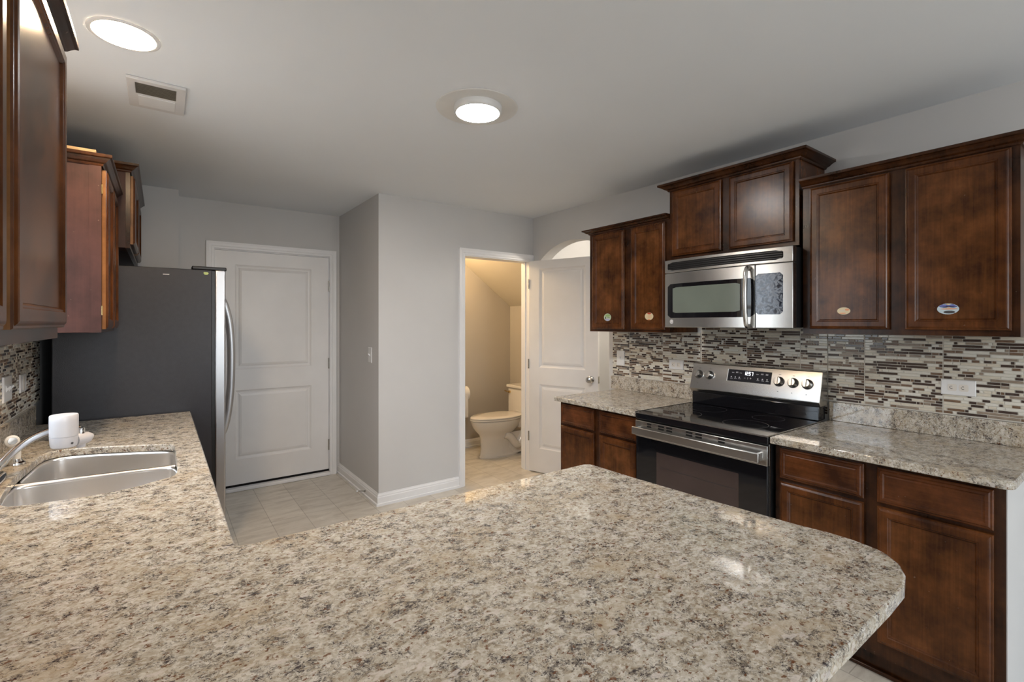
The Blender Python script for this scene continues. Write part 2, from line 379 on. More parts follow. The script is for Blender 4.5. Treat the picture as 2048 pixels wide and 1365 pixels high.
def casing(name, x0, x1, ztop, y, ny, lab, w=.058, legs=(1, 1), d=.018):
    bm = new(); prof = [(0, .010), (.004, .014), (.018, .014), (.022, .018), (.040, .018), (w-.006, d+.003), (w, d+.003), (w, 0), (0, 0)]
    if legs[0]: bridge(bm, [[(x0-o, y+ny*t, 0) for o, t in prof], [(x0-o, y+ny*t, ztop+o) for o, t in prof]])
    if legs[1]: bridge(bm, [[(x1+o, y+ny*t, 0) for o, t in prof], [(x1+o, y+ny*t, ztop+o) for o, t in prof]])
    bridge(bm, [[(x0-o, y+ny*t, ztop+o) for o, t in prof], [(x1+min(o, legs[2] if len(legs) > 2 else o), y+ny*t, ztop+o) for o, t in prof]])
    return struct(name, bm, 'trim', lab)
casing('trim_1', .352, 1.276, 2.046, YD, -1, 'white casing around the closed white door')
casing('trim_2', 2.142, 2.866, 2.02, YB, -1, 'white casing around the bathroom doorway', legs=(1, 1, .038), w=.060)
# jambs and threshold
struct('trim_3', bx((2.130, YB-.004, 0, 2.146, YB+.124, 2.03), (2.860, YB-.004, 0, 2.876, YB+.124, 2.03), (2.130, YB-.004, 2.014, 2.876, YB+.124, 2.032), (2.146, YB+.05, 0, 2.156, YB+.085, 2.014), (2.850, YB+.05, 0, 2.860, YB+.085, 2.014)), 'trim', 'white jamb lining of the bathroom doorway')
struct('trim_4', bx((.345, YD, 0, .351, YD+.12, 2.045), (1.277, YD, 0, 1.283, YD+.12, 2.045), (.345, YD, 2.040, 1.283, YD+.12, 2.046)), 'trim')
struct('trim_5', bx((.351, YD-.03, 0, 1.277, YD+.06, .030)), 'trim', 'pale threshold below the closed white door', bevel=.006)
struct('trim_6', bx((.351, YD+.019, .030, 1.277, YD+.055, .048)), 'dark', 'dark weather strip under the closed white door')

# panelled doors
def panel_door(bm, T, w, z0, z1, panels, t=.035, side=1):
    """door slab in its own (s, depth, z) frame mapped by T; panels as moulded recesses on the visible face"""
    S = sorted({0, w, *[p[0] for p in panels], *[p[1] for p in panels]}); Z = sorted({z0, z1, *[p[2] for p in panels], *[p[3] for p in panels]})
    for a, b in zip(S, S[1:]):
        for c, d in zip(Z, Z[1:]):
            m = ((a+b)/2, (c+d)/2); hit = any(p[0] < m[0] < p[1] and p[2] < m[1] < p[3] for p in panels)
            if not hit: face(bm, [bm.verts.new(T(*q)) for q in ((a, 0, c), (b, 0, c), (b, 0, d), (a, 0, d))])
    for (a, b, c, d) in panels:
        L = []
        for i, dep in ((0, 0), (.008, -.007), (.018, -.011), (.026, -.0115), (.034, -.006), (.050, -.0015)):
            L.append([T(a+i, dep, c+i), T(b-i, dep, c+i), T(b-i, dep, d-i), T(a+i, dep, d-i)])
        bridge(bm, L, 0, False, True)
    q = [(0, z0), (w, z0), (w, z1), (0, z1)]
    bridge(bm, [[T(s, 0, z) for s, z in q], [T(s, -t, z) for s, z in q]], 0, False, True)
    bmesh.ops.remove_doubles(bm, verts=bm.verts, dist=1e-5)
bm = new(); panel_door(bm, lambda s, n, z: (.354+s, YD+.022-n, z), .920, .048, 2.038, [(.150, .765, 1.030, 1.925), (.150, .765, .258, .850)])
d1 = struct('door_1', bm, 'door', 'closed white two-panel door beside the refrigerator')
for z in (1.772, 1.047, .28):
    bm = new(); box(bm, 1.268, YD+.010, z-.048, 1.279, YD+.023, z+.048); cyl(bm, (1.2735, YD+.008, z-.05), (1.2735, YD+.008, z+.05), .0065, seg=12)
    obj('hinge', bm, 'nickel', d1, 'grey steel butt hinge')
# bathroom door swung open into the arch
hx, hy = 2.853, 3.618; dd = Vector((.330, -.944)); dn = Vector((-.944, -.330))
TB = lambda s, n, z: (hx+dd.x*s+dn.x*n, hy+dd.y*s+dn.y*n, z)
bm = new(); panel_door(bm, TB, .711, .012, 2.018, [(.110, .590, 1.005, 1.940), (.110, .590, .235, .845)], t=.032)
d2 = struct('door_2', bm, 'door', 'white two-panel bathroom door swung open in front of the arch')
for z in (1.80, 1.035, .345):
    bm = new(); p = TB(-.006, .004, z); cyl(bm, (p[0], p[1], z-.045), (p[0], p[1], z+.045), .007, seg=12)
    a = TB(0, .0012, z); b_ = TB(.012, .0012, z)
    obj('hinge', bm, 'nickel', d2, 'small steel hinge')
bm = new(); k0 = Vector(TB(.645, 0, .925)); ax = Vector((dn.x, dn.y, 0))
lathe(bm, k0, ax, [(.030, .0), (.031, .005), (.026, .009), (.013, .012), (.012, .026), (.020, .032), (.027, .042), (.0275, .052), (.022, .061), (.010, .064), (0.0005, .0645)], 28)
obj('knob', bm, 'nickel', d2, 'round satin nickel door knob', smooth=True)
bm = new(); L0 = [Vector(TB(.7115, n, z)) for n, z in ((-.028, .895), (-.004, .895), (-.004, .955), (-.028, .955))]
off = Vector((dd.x, dd.y, 0))*.0025; bridge(bm, [L0, [p+off for p in L0]]); obj('latch_plate', bm, 'nickel', d2)

# windows the daylight comes through
bm = new(); fw = .045
for a in ((XL-.10, WY0, WZ0, XL-.03, WY0+fw, WZ1), (XL-.10, WY1-fw, WZ0, XL-.03, WY1, WZ1), (XL-.10, WY0, WZ0, XL-.03, WY1, WZ0+fw), (XL-.10, WY0, WZ1-fw, XL-.03, WY1, WZ1), (XL-.09, WY0, 1.585, XL-.04, WY1, 1.62)): box(bm, *a)
w1 = struct('window_1', bm, 'trim', 'white window over the sink behind the near upper cabinet')
obj('pane', bx((XL-.072, WY0+fw, WZ0+fw, XL-.068, WY1-fw, WZ1-fw)), 'glass', w1)
obj('window_sill', bx((XL-.03, WY0-.03, WZ0-.02, XL+.04, WY1+.03, WZ0)), 'trim', w1)
bm = new()
for a in ((.10, -4.60, 0, .16, -4.53, 2.09), (2.44, -4.60, 0, 2.50, -4.53, 2.09), (.10, -4.60, 2.03, 2.50, -4.53, 2.09), (.10, -4.60, 0, 2.50, -4.53, .05), (1.27, -4.60, 0, 1.33, -4.53, 2.09)): box(bm, *a)
w2 = struct('window_2', bm, 'trim', 'white glazed patio door in the dining wall behind the viewer')
obj('pane', bx((.16, -4.567, .05, 1.27, -4.563, 2.03), (1.33, -4.567, .05, 2.44, -4.563, 2.03)), 'glass', w2)

# ------------------------------------------------------------------ cabinets
def rect_loops(F, y0, y1, z0, z1, prof):
    return [[F(y0+i, z0+i, d), F(y1-i, z0+i, d), F(y1-i, z1-i, d), F(y0+i, z1-i, d)] for i, d in prof]
def facemap(xf, dirn): return lambda y, z, n: (xf+dirn*n, y, z)
DOORP = [(0, .0), (0, .012), (.002, .015), (.006, .0155), (.010, .019), (.014, .0205), (.035, .0205), (.038, .0175), (.041, .0175), (.046, .011)]
DRAWP = [(0, .0), (0, .012), (.003, .015), (.008, .0155), (.012, .020), (.020, .0205), (.024, .0165), (.027, .0165), (.030, .0175)]
def cab_door(parent, xf, dirn, y0, y1, z0, z1, mats=('wood', 'woodp'), label=None, edge=None):
    F = facemap(xf, dirn); bm = new(); bridge(bm, rect_loops(F, y0, y1, z0, z1, DOORP))
    if edge:                                       # raw brown outer edge
        for f in bm.faces:
            if abs(f.normal.y) > .9 or all(abs((v.co.x-xf)*dirn) < .0125 for v in f.verts) and abs(f.calc_center_median().y-(y0+y1)/2) > (y1-y0)/2-.001: f.material_index = 1
    d = obj('door', bm, [mats[0], edge] if edge else mats[0], parent, label)
    i, n = .046, .011; bm = new(); box(bm, *F(y0+i, z0+i, n-.002), *F(y1-i, z1-i, n+.0008)); obj('center_panel', bm, mats[1], d)
    return d
def cab_drawer(parent, xf, dirn, y0, y1, z0, z1, mat='woodh'):
    bm = new(); bridge(bm, rect_loops(facemap(xf, dirn), y0, y1, z0, z1, DRAWP)); return obj('drawer_front', bm, mat, parent)
CROWN = [(0, 0), (.006, 0), (.009, .006), (.010, .011), (.018, .015), (.021, .017), (.029, .026), (.038, .034), (.046, .037), (.047, .040), (.047, .052), (0, .052)]
def crown(parent, xf, xw, dirn, y0, y1, z, e0=True, e1=True, h=.045, ov=.047, mat='wooddark'):
    bm = new(); loops = []
    for o, zz in CROWN:
        o *= ov/.047; zz = z+zz*h/.052
        L = []
        if e1: L += [(xw, y1+o, zz)]
        L += [(xf+dirn*o, y1+(o if e1 else 0), zz), (xf+dirn*o, y0-(o if e0 else 0), zz)]
        if e0: L += [(xw, y0-o, zz)]
        loops.append(L)
    n = len(loops[0]); vl = [[bm.verts.new(p) for p in L] for L in loops]
    for a, b in zip(vl, vl[1:]+vl[:1]):
        for i in range(n-1): face(bm, [a[i], a[i+1], b[i+1], b[i]])
    face(bm, [v[0] for v in vl]); face(bm, [v[-1] for v in vl][::-1])
    return obj('crown_moulding', bm, mat, parent)
def upper(label, xw, xf, dirn, y0, y1, z0, z1, doors, crown_z, crown_top, e0, e1, side='wood', dz=None, ov=.047, edge=None, frame='wooddark', mats=('wood', 'woodp'), bottom_rail=0.0):
    t = thing('upper_cabinet', label, 'cabinet', ((xw+xf)/2, (y0+y1)/2, z0))
    obj('cabinet_box', bx((xw, y0, z0+bottom_rail, xf-dirn*.019, y1, z1)), side, t, bevel=.001)
    # face frame: stiles, rails and a stile between doors
    bm = new(); xb = xf-dirn*.019
    za, zb = dz
    ops = [(a+.018, b-.018) for a, b in doors]; Y = [y0]
    for a, b in ops: Y += [a, b]
    Y.append(y1)
    for i in range(0, len(Y), 2): box(bm, xb, Y[i], z0, xf, Y[i+1], z1)
    for a, b in ops: box(bm, xb, a, z0, xf, b, za+.018); box(bm, xb, a, zb-.018, xf, b, z1)
    obj('face_frame', bm, frame, t)
    ds = [cab_door(t, xf+dirn*.0006, dirn, a, b, za, zb, mats, edge=edge) for a, b in doors]
    crown(t, xf, xw, dirn, y0, y1, crown_z, e0, e1, h=crown_top-crown_z, ov=ov)
    return t, ds
def ellipse(y, z, a, b, n=28): return [(y+a*math.cos(2*math.pi*i/n), z+b*math.sin(2*math.pi*i/n)) for i in range(n)]
def sticker(door, x, y, z, a, b, mats, bands, label):
    bm = new(); extr(bm, ellipse(y, z, a, b), 'x', x, x-.0006, 0)
    for mi, dy, dz, wy, hz in bands:
        P = [(py, pz) for py, pz in ellipse(y+dy, z+dz, wy, hz, 16) if ((py-y)/a)**2+((pz-z)/b)**2 <= 1.0]
        if len(P) > 2: extr(bm, P, 'x', x-.0007, x-.0010, mi)
    obj('sticker', bm, mats, door, label)
XU = 2.600
tA, dA = upper('dark wood wall cabinet left of the microwave with two stickered doors', 2.904, XU, -1, 1.862, 2.562, 1.364, 2.105, [(1.888, 2.164), (2.222, 2.528)], 2.084, 2.119, False, True, dz=(1.382, 2.074), ov=.045)
sticker(dA[1], XU-.0122, 2.376, 1.467, .034, .027, ['mint', 'green', 'lilac', 'darkprint'], [(1, -.004, .012, .022, .010), (2, 0, -.018, .024, .008), (3, .017, -.004, .005, .009), (3, -.010, -.003, .016, .0015)], 'round pale green sticker low on the left door')
sticker(dA[0], XU-.0122, 2.012, 1.470, .034, .025, ['cream', 'red', 'orange'], [(1, -.002, .019, .016, .006), (2, 0, -.021, .012, .004), (2, -.002, .003, .018, .0015), (2, -.002, -.006, .016, .0015)], 'cream and red oval sticker low on the right door')
tB, dB = upper('short dark wood cabinet mounted above the microwave', 2.904, XU, -1, 1.098, 1.862, 1.822, 2.275, [(1.122, 1.462), (1.509, 1.838)], 2.256, 2.300, True, True, dz=(1.843, 2.250), ov=.055, mats=('woodlite', 'woodplite') if 'woodlite' in M else ('wood', 'woodp'))
tC, dC = upper('widest dark wood wall cabinet right of the microwave with two tall doors', 2.904, XU, -1, .325, 1.080, 1.374, 2.115, [(.347, .668), (.724, 1.045)], 2.097, 2.139, True, False, dz=(1.398, 2.091), ov=.050)
sticker(dC[0], XU-.0122, .528, 1.484, .034, .022, ['sky', 'blue', 'orange', 'cream', 'darkprint'], [(1, .012, .012, .016, .007), (1, -.016, .012, .014, .007), (2, -.003, .008, .020, .0022), (2, -.003, .000, .027, .0026), (3, 0, .018, .006, .003), (4, -.004, -.013, .018, .006)], 'blue and orange oval sticker low on the wider right door')
sticker(dC[1], XU-.0122, .898, 1.483, .027, .017, ['cream', 'orange', 'paleprint'], [(1, -.014, .006, .009, .005), (1, .004, -.011, .014, .0025), (2, .006, .000, .014, .0015)], 'worn cream and orange sticker low on the left door')
# left wall
XLF = -.207
tD, dD = upper('near left dark wood wall cabinet rising to the ceiling light, seen from below', -.533, XLF, 1, .45, 1.615, 1.390, 2.110, [(.50, 1.032), (1.086, 1.592)], 2.094, 2.139, True, True, dz=(1.416, 2.085), ov=.036, edge='rawedge')
tE, dE = upper('left wall cabinet with a reddish side panel next to the refrigerator', -.533, XLF, 1, 2.680, 3.362, 1.386, 2.110, [(2.704, 2.998), (3.040, 3.338)], 2.094, 2.139, True, False, side='woodside', dz=(1.400, 2.085), ov=.038, edge='rawedge')
obj('side_stile', bx((XLF-.040, 2.6765, 1.386, XLF, 2.680, 2.094)), 'woodside', tE)
for z in (1.48, 2.00):
    obj('hinge', bx((XLF-.001, 2.690, z-.02, XLF+.004, 2.704, z+.02)), 'brass', tE)
tF, dF = upper('small dark wood cabinet above the refrigerator', -.533, -.140, 1, 3.364, 4.438, 1.838, 2.265, [(3.386, 3.880), (3.918, 4.410)], 2.252, 2.298, True, False, side='woodside', dz=(1.862, 2.240), ov=.040, edge='rawedge')
tag(obj('wood_board', bx((-.42, 2.652, 2.1392, -.222, 3.34, 2.153)), 'pine'), 'pale pine board lying on top of the reddish-sided wall cabinet', 'board')

# base cabinets on the right wall
XBF = 2.286
def base(label, y0, y1, cols, right_end=None):
    t = thing('base_cabinet', label, 'cabinet', ((XBF+2.9)/2, (y0+y1)/2, 0))
    obj('cabinet_box', bx((XBF+.019, y0, .11, 2.904, y1, .876)), 'wooddark', t)
    obj('toe_kick', bx((XBF+.075, y0+.01, .0, XBF+.09, y1, .11), ), 'wooddark', t)
    obj('shoe_moulding', bx((XBF+.058, y0+.01, 0, XBF+.075, y1, .018)), 'wooddark', t, bevel=.005)
    bm = new(); Y = [y0]+[v for a, b in cols for v in (a+.015, b-.015)]+[y1]
    for i in range(0, len(Y), 2): box(bm, XBF, Y[i], .11, XBF+.019, Y[i+1], .876)
    for a, b in cols:
        for za, zb in ((.11, .185), (.700, .735), (.845, .876)): box(bm, XBF, a+.015, za, XBF+.019, b-.015, zb)
    obj('face_frame', bm, 'wooddark', t)
    for a, b in cols:
        cab_drawer(t, XBF-.0006, -1, a, b, .722, .860); cab_door(t, XBF-.0006, -1, a, b, .172, .707)
    return t
base('dark wood base cabinet left of the range with two drawers and two doors', 1.842, 2.540, [(1.862, 2.157), (2.204, 2.524)])
tR = base('scuffed dark wood base cabinet right of the range', .319, 1.066, [(.347, .675), (.719, 1.043)])
obj('end_panel', bx((XBF+.002, .316, 0, 2.904, .319, .876)), 'wall', tR, 'grey painted cabinet end')
# base cabinets under the sink run and the peninsula (open shells, so the sink can hang inside)
t = thing('base_cabinet', 'dark wood base cabinet under the sink counter', 'cabinet', (-.2, 2.3, 0))
obj('cabinet_box', bx((-.533, 1.25, .10, -.515, 3.385, .876), (-.515, 1.25, .10, .08, 3.385, .12), (-.515, 1.25, .12, .08, 1.268, .876), (-.515, 3.367, .12, .08, 3.385, .876)), 'wooddark', t)
obj('toe_kick', bx((.0, 1.25, 0, .015, 3.385, .10)), 'wooddark', t)
obj('face_frame', bx((.08, 1.25, .10, .099, 3.385, .18), (.08, 1.25, .845, .099, 3.385, .876), *[(.08, y, .18, .099, y+.05, .845) for y in (1.25, 1.78, 2.31, 2.82, 3.335)]), 'wooddark', t)
for a, b in ((1.29, 1.79), (1.82, 2.32), (2.35, 2.83), (2.86, 3.35)):
    cab_drawer(t, .0996, 1, a, b, .722, .855); cab_door(t, .0996, 1, a, b, .165, .707)
t = thing('base_cabinet', 'dark wood base cabinet under the peninsula counter', 'cabinet', (.6, .9, 0))
obj('cabinet_box', bx((.12, .577, .10, 1.108, 1.20, .876)), 'wooddark', t)
obj('toe_kick', bx((.12, 1.10, 0, 1.108, 1.115, .10)), 'wooddark', t)
for a, b in ((.17, .48), (.50, .79), (.81, 1.09)):
    bm = new(); bridge(bm, [[(a+i, 1.2006+d, .165+i), (b-i, 1.2006+d, .165+i), (b-i, 1.2006+d, .855-i), (a+i, 1.2006+d, .855-i)] for i, d in DOORP])
    obj('door', bm, 'wood', t)

# ------------------------------------------------------------------ granite
CZ = .907; CT = .877
cut = [(.044, 2.20), (.046, 2.40), (.044, 2.49), (.030, 2.528), (-.02, 2.556), (-.10, 2.595), (-.209, 2.645), (-.297, 2.674), (-.35, 2.672), (-.383, 2.615), (-.391, 2.47), (-.398, 2.35), (-.400, 2.25), (-.394, 2.11), (-.378, 1.98), (-.345, 1.932), (-.262, 1.917), (-.151, 1.912), (-.070, 1.930), (-.020, 1.965), (.034, 1.990), (.046, 2.06)]
cut = chaikin(cut, 1)
outl = [(XL+.001, .305), (1.10, .305), (1.19, .308), (1.24, .319), (1.285, .341), (1.315, .370), (1.333, .405), (1.340, .445), (1.338, .50), (1.325, .56), (1.302, .80), (1.284, 1.05), (1.277, 1.235), (1.270, 1.258), (1.250, 1.268), (.80, 1.274), (.165, 1.275), (.148, 1.281), (.140, 1.295), (.138, 1.35), (.138, 3.392), (XL+.001, 3.392)]
ct = thing('granite_countertop', 'speckled granite counter of the sink run and peninsula, largest slab in the room', 'countertop', (.2, 1.5, CT))
bm = new(); prism(bm, outl, CT, CZ, [cut]); obj('slab', bm, 'granite', ct, bevel=.004)
obj('backsplash', bx((XL+.001, .306, CZ+.0005, XL+.021, 3.390, CZ+.100)), 'granite', ct, bevel=.002)
def small_counter(label, y0, y1, r):
    t = thing('granite_countertop', label, 'countertop', (2.57, (y0+y1)/2, CT)); P = [(2.905, y1), (2.236, y1)]
    P += [(2.236+r-r*math.cos(a), y0+r-r*math.sin(a)) for a in [math.pi/2*i/6 for i in range(7)]] if r else [(2.236, y0)]
    P += [(2.905, y0)]
    bm = new(); prism(bm, P, CT, CZ); obj('slab', bm, 'granite', t, bevel=.004)
    obj('backsplash', bx((2.884, max(y0, .29), CZ+.0005, 2.905, y1 if y1 < 2 else 2.612, CZ+.100)), 'granite', t, bevel=.002)
small_counter('short granite counter between the range and the arch', 1.838, 2.556, 0)
small_counter('granite counter with a rounded front corner right of the range', .293, 1.070, .035)

# mosaic tile: every strip its own raised face, one thing per wall
def mosaic(name, label, plane, dirn, runs):
    t = thing(name, label, 'tile backsplash', (plane, (runs[0][0]+runs[0][1])/2, 1.0)); bm = new(); P = .01315; G = .0022
    bk = new(); sheet = .305; rng = random.Random(3)
    for ya, yb, za, zb in runs:
        box(bk, plane, ya, za, plane+dirn*.0050, yb, zb)
        r0 = math.ceil(za/P-.2); r = r0
        while (r+1)*P <= zb+.004:
            z0 = max(r*P+G/2, za); z1 = min((r+1)*P-G/2, zb); y = ya; r += 1
            seam = math.ceil((ya+.01)/sheet)*sheet; prev = None
            while y < yb-.004:
                w = rng.choice((.013, .013, .026, .026, .026, .043, .043, .060, .085, .100))
                if y+w > seam-.012: w = seam-y-G
                if w < .006: y = seam; seam += sheet; continue
                y1 = min(y+w, yb)
                k = rng.choices((0, 1, 2, 3, 4), (19, 19, 13, 27, 22))[0]
                if w > .08 and k == 1: k = 4
                if prev is not None and prev in (3, 4) and k in (3, 4) and rng.random() < .4: k = 0
                prev = k
                a = y+G/2; b = y1-G/2; e = .0012
                if b-a > .003 and z1-z0 > .004:
                    q0 = [(plane+dirn*.0049, yy, zz) for yy, zz in ((a, z0), (b, z0), (b, z1), (a, z1))]
                    q1 = [(plane+dirn*.0074, yy, zz) for yy, zz in ((a+e, z0+e), (b-e, z0+e), (b-e, z1-e), (a+e, z1-e))]
                    bridge(bm, [q0, q1], k, False, True)
                y = y1
                if seam-y < .004: y = seam; seam += sheet
    obj('grout_bed', bk, 'grout', t); obj('tile_strips', bm, ['t_dark', 't_brown', 't_taupe', 't_cream', 't_light'], t)
mosaic('mosaic_backsplash', 'brown and cream strip mosaic tile behind the range', XR-.001, -1, [(.31, 1.080, 1.008, 1.373), (1.082, 1.836, .93, 1.398), (1.838, 2.606, 1.008, 1.362)])
mosaic('mosaic_backsplash', 'brown strip mosaic tile on the left wall above the sink', XL+.001, 1, [(.31, WY0-.03, 1.008, 1.388), (WY0-.03, WY1+.03, 1.008, 1.108), (WY1+.03, 3.567, 1.008, 1.384)])

# ------------------------------------------------------------------ sink, faucet, filter
sk = thing('kitchen_sink', 'undermount stainless steel double bowl sink in the granite counter', 'sink', (-.17, 2.29, .70))
def bowl(P, zt, zb, lab):
    bm = new(); cx = sum(p[0] for p in P)/len(P); cy = sum(p[1] for p in P)/len(P)
    def sc(k, z): return [(cx+(x-cx)*k, cy+(y-cy)*k, z) for x, y in P]
    L = [sc(1.0, zt), sc(.995, zt-.012), sc(.985, zt-.08), sc(.97, zb+.045), sc(.945, zb+.020), sc(.90, zb+.006), sc(.82, zb), sc(.3, zb-.003)]
    bridge(bm, L, 0, False, True)
    for f in bm.faces: f.smooth = True
    o = obj('bowl', bm, 'sinksteel', sk, lab, smooth=True, recalc=False)
    m = o.modifiers.new('sheet', 'SOLIDIFY'); m.thickness = .002; m.offset = 1
    dr = new(); lathe(dr, (cx, cy, zb-.004), (0, 0, 1), [(.045, 0), (.045, .003), (.036, .005), (.030, .002), (.001, .002)], 28); obj('drain', dr, 'chrome', o, smooth=True)
far_b = chaikin(chaikin([(.046, 2.275), (.048, 2.36), (.047, 2.46), (.040, 2.515), (-.005, 2.552), (-.10, 2.598), (-.209, 2.648), (-.295, 2.676), (-.352, 2.674), (-.386, 2.617), (-.394, 2.47), (-.400, 2.345), (-.385, 2.312), (-.30, 2.308), (-.15, 2.300), (0.0, 2.276), (.035, 2.268)], 1), 1)
near_b = chaikin(chaikin([(.044, 2.245), (.046, 2.06), (.036, 1.984), (-.022, 1.956), (-.070, 1.926), (-.151, 1.908), (-.262, 1.913), (-.346, 1.928), (-.382, 1.978), (-.398, 2.11), (-.404, 2.24), (-.390, 2.290), (-.30, 2.292), (-.15, 2.284), (-.0, 2.262)], 1), 1)
bowl(far_b[::-1] if False else far_b, .8755, .690, None); bowl(near_b, .8755, .690, None)
dv = new(); pts = [(-.405, 2.300), (-.30, 2.300), (-.15, 2.292), (0, 2.270), (.045, 2.258)]
tube(dv, [(x, y, .8715-.004*math.sin(math.pi*i/4)) for i, (x, y) in enumerate(pts)], .0095, 10); obj('divider', dv, 'sinksteel', sk, 'rounded steel rim between the bowls', smooth=True)
fa = thing('kitchen_faucet', 'chrome kitchen faucet with low arched spout at the left edge', 'faucet', (-.445, 2.24, CZ))
bm = new(); bridge(bm, [[(-.445+.030*k*math.cos(a), 2.24+.125*k*math.sin(a), z) for a in [2*math.pi*i/32 for i in range(32)]] for k, z in ((1, CZ+.0003), (1, CZ+.008), (.9, CZ+.014), (.6, CZ+.018))]); obj('base_plate', bm, 'chrome', fa, smooth=True)
bm = new(); lathe(bm, (-.445, 2.20, CZ+.012), (0, 0, 1), [(.026, 0), (.025, .03), (.022, .05), (.019, .06), (.004, .066)], 28); obj('body', bm, 'chrome', fa, smooth=True)
bm = new(); tube(bm, smooth_path([(-.445, 2.20, CZ+.035), (-.425, 2.225, .963), (-.405, 2.290, .990), (-.380, 2.350, 1.012), (-.345, 2.405, 1.026), (-.305, 2.440, 1.030), (-.270, 2.448, 1.028), (-.250, 2.437, 1.022), (-.246, 2.424, 1.010)], 5), .0125, 16); obj('spout', bm, 'chrome', fa, smooth=True)
bm = new(); tube(bm, smooth_path([(-.445, 2.20, .972), (-.455, 2.185, .990), (-.462, 2.150, 1.005), (-.468, 2.10, 1.012)], 5), .008, 12); obj('handle', bm, 'chrome', fa, smooth=True)
sy = thing('side_sprayer', 'chrome and white pull-out sprayer beside the faucet', 'sprayer', (-.432, 2.50, CZ))
bm = new(); lathe(bm, (-.432, 2.50, CZ+.0003), (0, 0, 1), [(.026, 0), (.025, .006), (.018, .010), (.016, .016), (.015, .020)], 26); obj('base_ring', bm, 'chrome', sy, smooth=True)
bm = new(); tube(bm, [(-.432, 2.50, CZ+.012), (-.432, 2.502, .945), (-.436, 2.500, .975), (-.440, 2.490, .992), (-.440, 2.472, .998)], .012, 16, radii=[.012, .0135, .0165, .019, .019]); obj('body', bm, 'offwhite', sy, smooth=True)
bm = new(); lathe(bm, (-.439, 2.473, .998), (.30, -.9, .12), [(.0195, 0), (.021, .006), (.020, .014), (.015, .017), (.001, .017)], 26); sh = obj('spray_head', bm, 'offwhite', sy, smooth=True)
bm = new(); a_ = Vector((.30, -.9, .12)).normalized(); lathe(bm, Vector((-.439, 2.473, .998))+a_*.0172, a_, [(.013, 0), (.012, .001), (.001, .0012)], 24); obj('spray_face', bm, 'nickel', sh, smooth=True)
wf = thing('water_filter', 'white cylindrical water filter clipped to the faucet spout', 'water filter', (-.288, 2.380, .972))
bm = new(); lathe(bm, (-.288, 2.380, .972), (0, 0, 1), [(.030, 0), (.036, .004), (.0385, .015), (.040, .040), (.0388, .0405), (.0388, .0425), (.0402, .043), (.0405, .095), (.0402, .116), (.0385, .1195), (.015, .121), (.001, .121)], 40); obj('housing', bm, 'filterwhite', wf, smooth=True)
bm = new(); tube(bm, [(-.262, 2.405, .990), (-.243, 2.423, .990), (-.228, 2.437, .991), (-.216, 2.449, .994)], .02, 14, radii=[.024, .024, .021, .008], flat=1.0); cyl(bm, (-.246, 2.420, .958), (-.246, 2.420, .975), .013, .016, 18); obj('side_outlet', bm, 'filterwhite', wf, smooth=True)
bm = new(); lathe(bm, (-.246, 2.420, 1.010), (0, 0, 1), [(.013, 0), (.013, .018), (.011, .022), (.001, .022)], 20); obj('collar', bm, 'chrome', wf, smooth=True)
bm = new(); lathe(bm, (-.2625, 2.349, .990), (.63, -.77, 0), [(.0001, 0), (.004, 0), (.004, .001), (.0001, .001)], 14); obj('indicator', bm, 'darkprint', wf)

# ------------------------------------------------------------------ refrigerator
fr = thing('refrigerator', 'tall side-by-side refrigerator with charcoal side and stainless doors', 'refrigerator', (-.1, 3.88, 0))
obj('body', bx((-.462, 3.420, .02, .246, 4.330, 1.746)), 'fridgeside', fr, bevel=.004)
obj('gasket', bx((.246, 3.425, .07, .262, 3.815, 1.742), (.246, 3.835, .07, .262, 4.325, 1.742)), 'blackplastic', fr)
obj('base_grille', bx((.15, 3.43, 0, .24, 4.32, .06)), 'blackplastic', fr)
def fdoor(y0, y1):
    P = [(.262, y0), (.262, y1), (.318, y1)]+[(.318+.012*math.sin(math.pi*k/10), y1+(y0-y1)*k/10) for k in range(1, 10)]+[(.318, y0)]
    bm = new(); extr(bm, P, 'z', .070, 1.750); return obj('door', bm, 'steelv', fr, bevel=.008, bseg=3)
fd = [fdoor(3.422, 3.818), fdoor(3.826, 4.328)]
for d, y in zip(fd, (3.775, 3.869)):
    bm = new(); pts = [(.322, y, 1.60), (.345, y, 1.56), (.372, y, 1.45), (.386, y, 1.30), (.388, y, 1.12), (.382, y, .95), (.366, y, .80), (.342, y, .70), (.322, y, .66)]
    tube(bm, smooth_path(pts, 4), .013, 14, flat=1.5); obj('handle', bm, 'steelv', d, 'curved steel bar handle', smooth=True)
bm = new(); box(bm, .145, 3.432, 1.7465, .325, 3.50, 1.768); obj('hinge_cover', bm, 'blackplastic', fr, 'long black hinge cover on top', bevel=.006)
obj('hinge_cover', bx((.145, 4.25, 1.7465, .325, 4.318, 1.768)), 'blackplastic', fr, bevel=.006)
bm = new(); extr(bm, [(.206, 1.733), (.226, 1.732), (.230, 1.726), (.224, 1.718), (.209, 1.718), (.203, 1.727)], 'y', 3.4199, 3.4190, 0); extr(bm, [(.208, 1.729), (.222, 1.729), (.220, 1.726), (.209, 1.726)], 'y', 3.4189, 3.4186, 1); obj('sticker', bm, ['lime', 'green'], fr, 'small torn lime green sticker near the top corner')
obj('label_plate', bx((.006, 3.4192, 1.7065, .036, 3.4199, 1.7105)), 'paleprint', fr, 'tiny pale strip near the top edge')

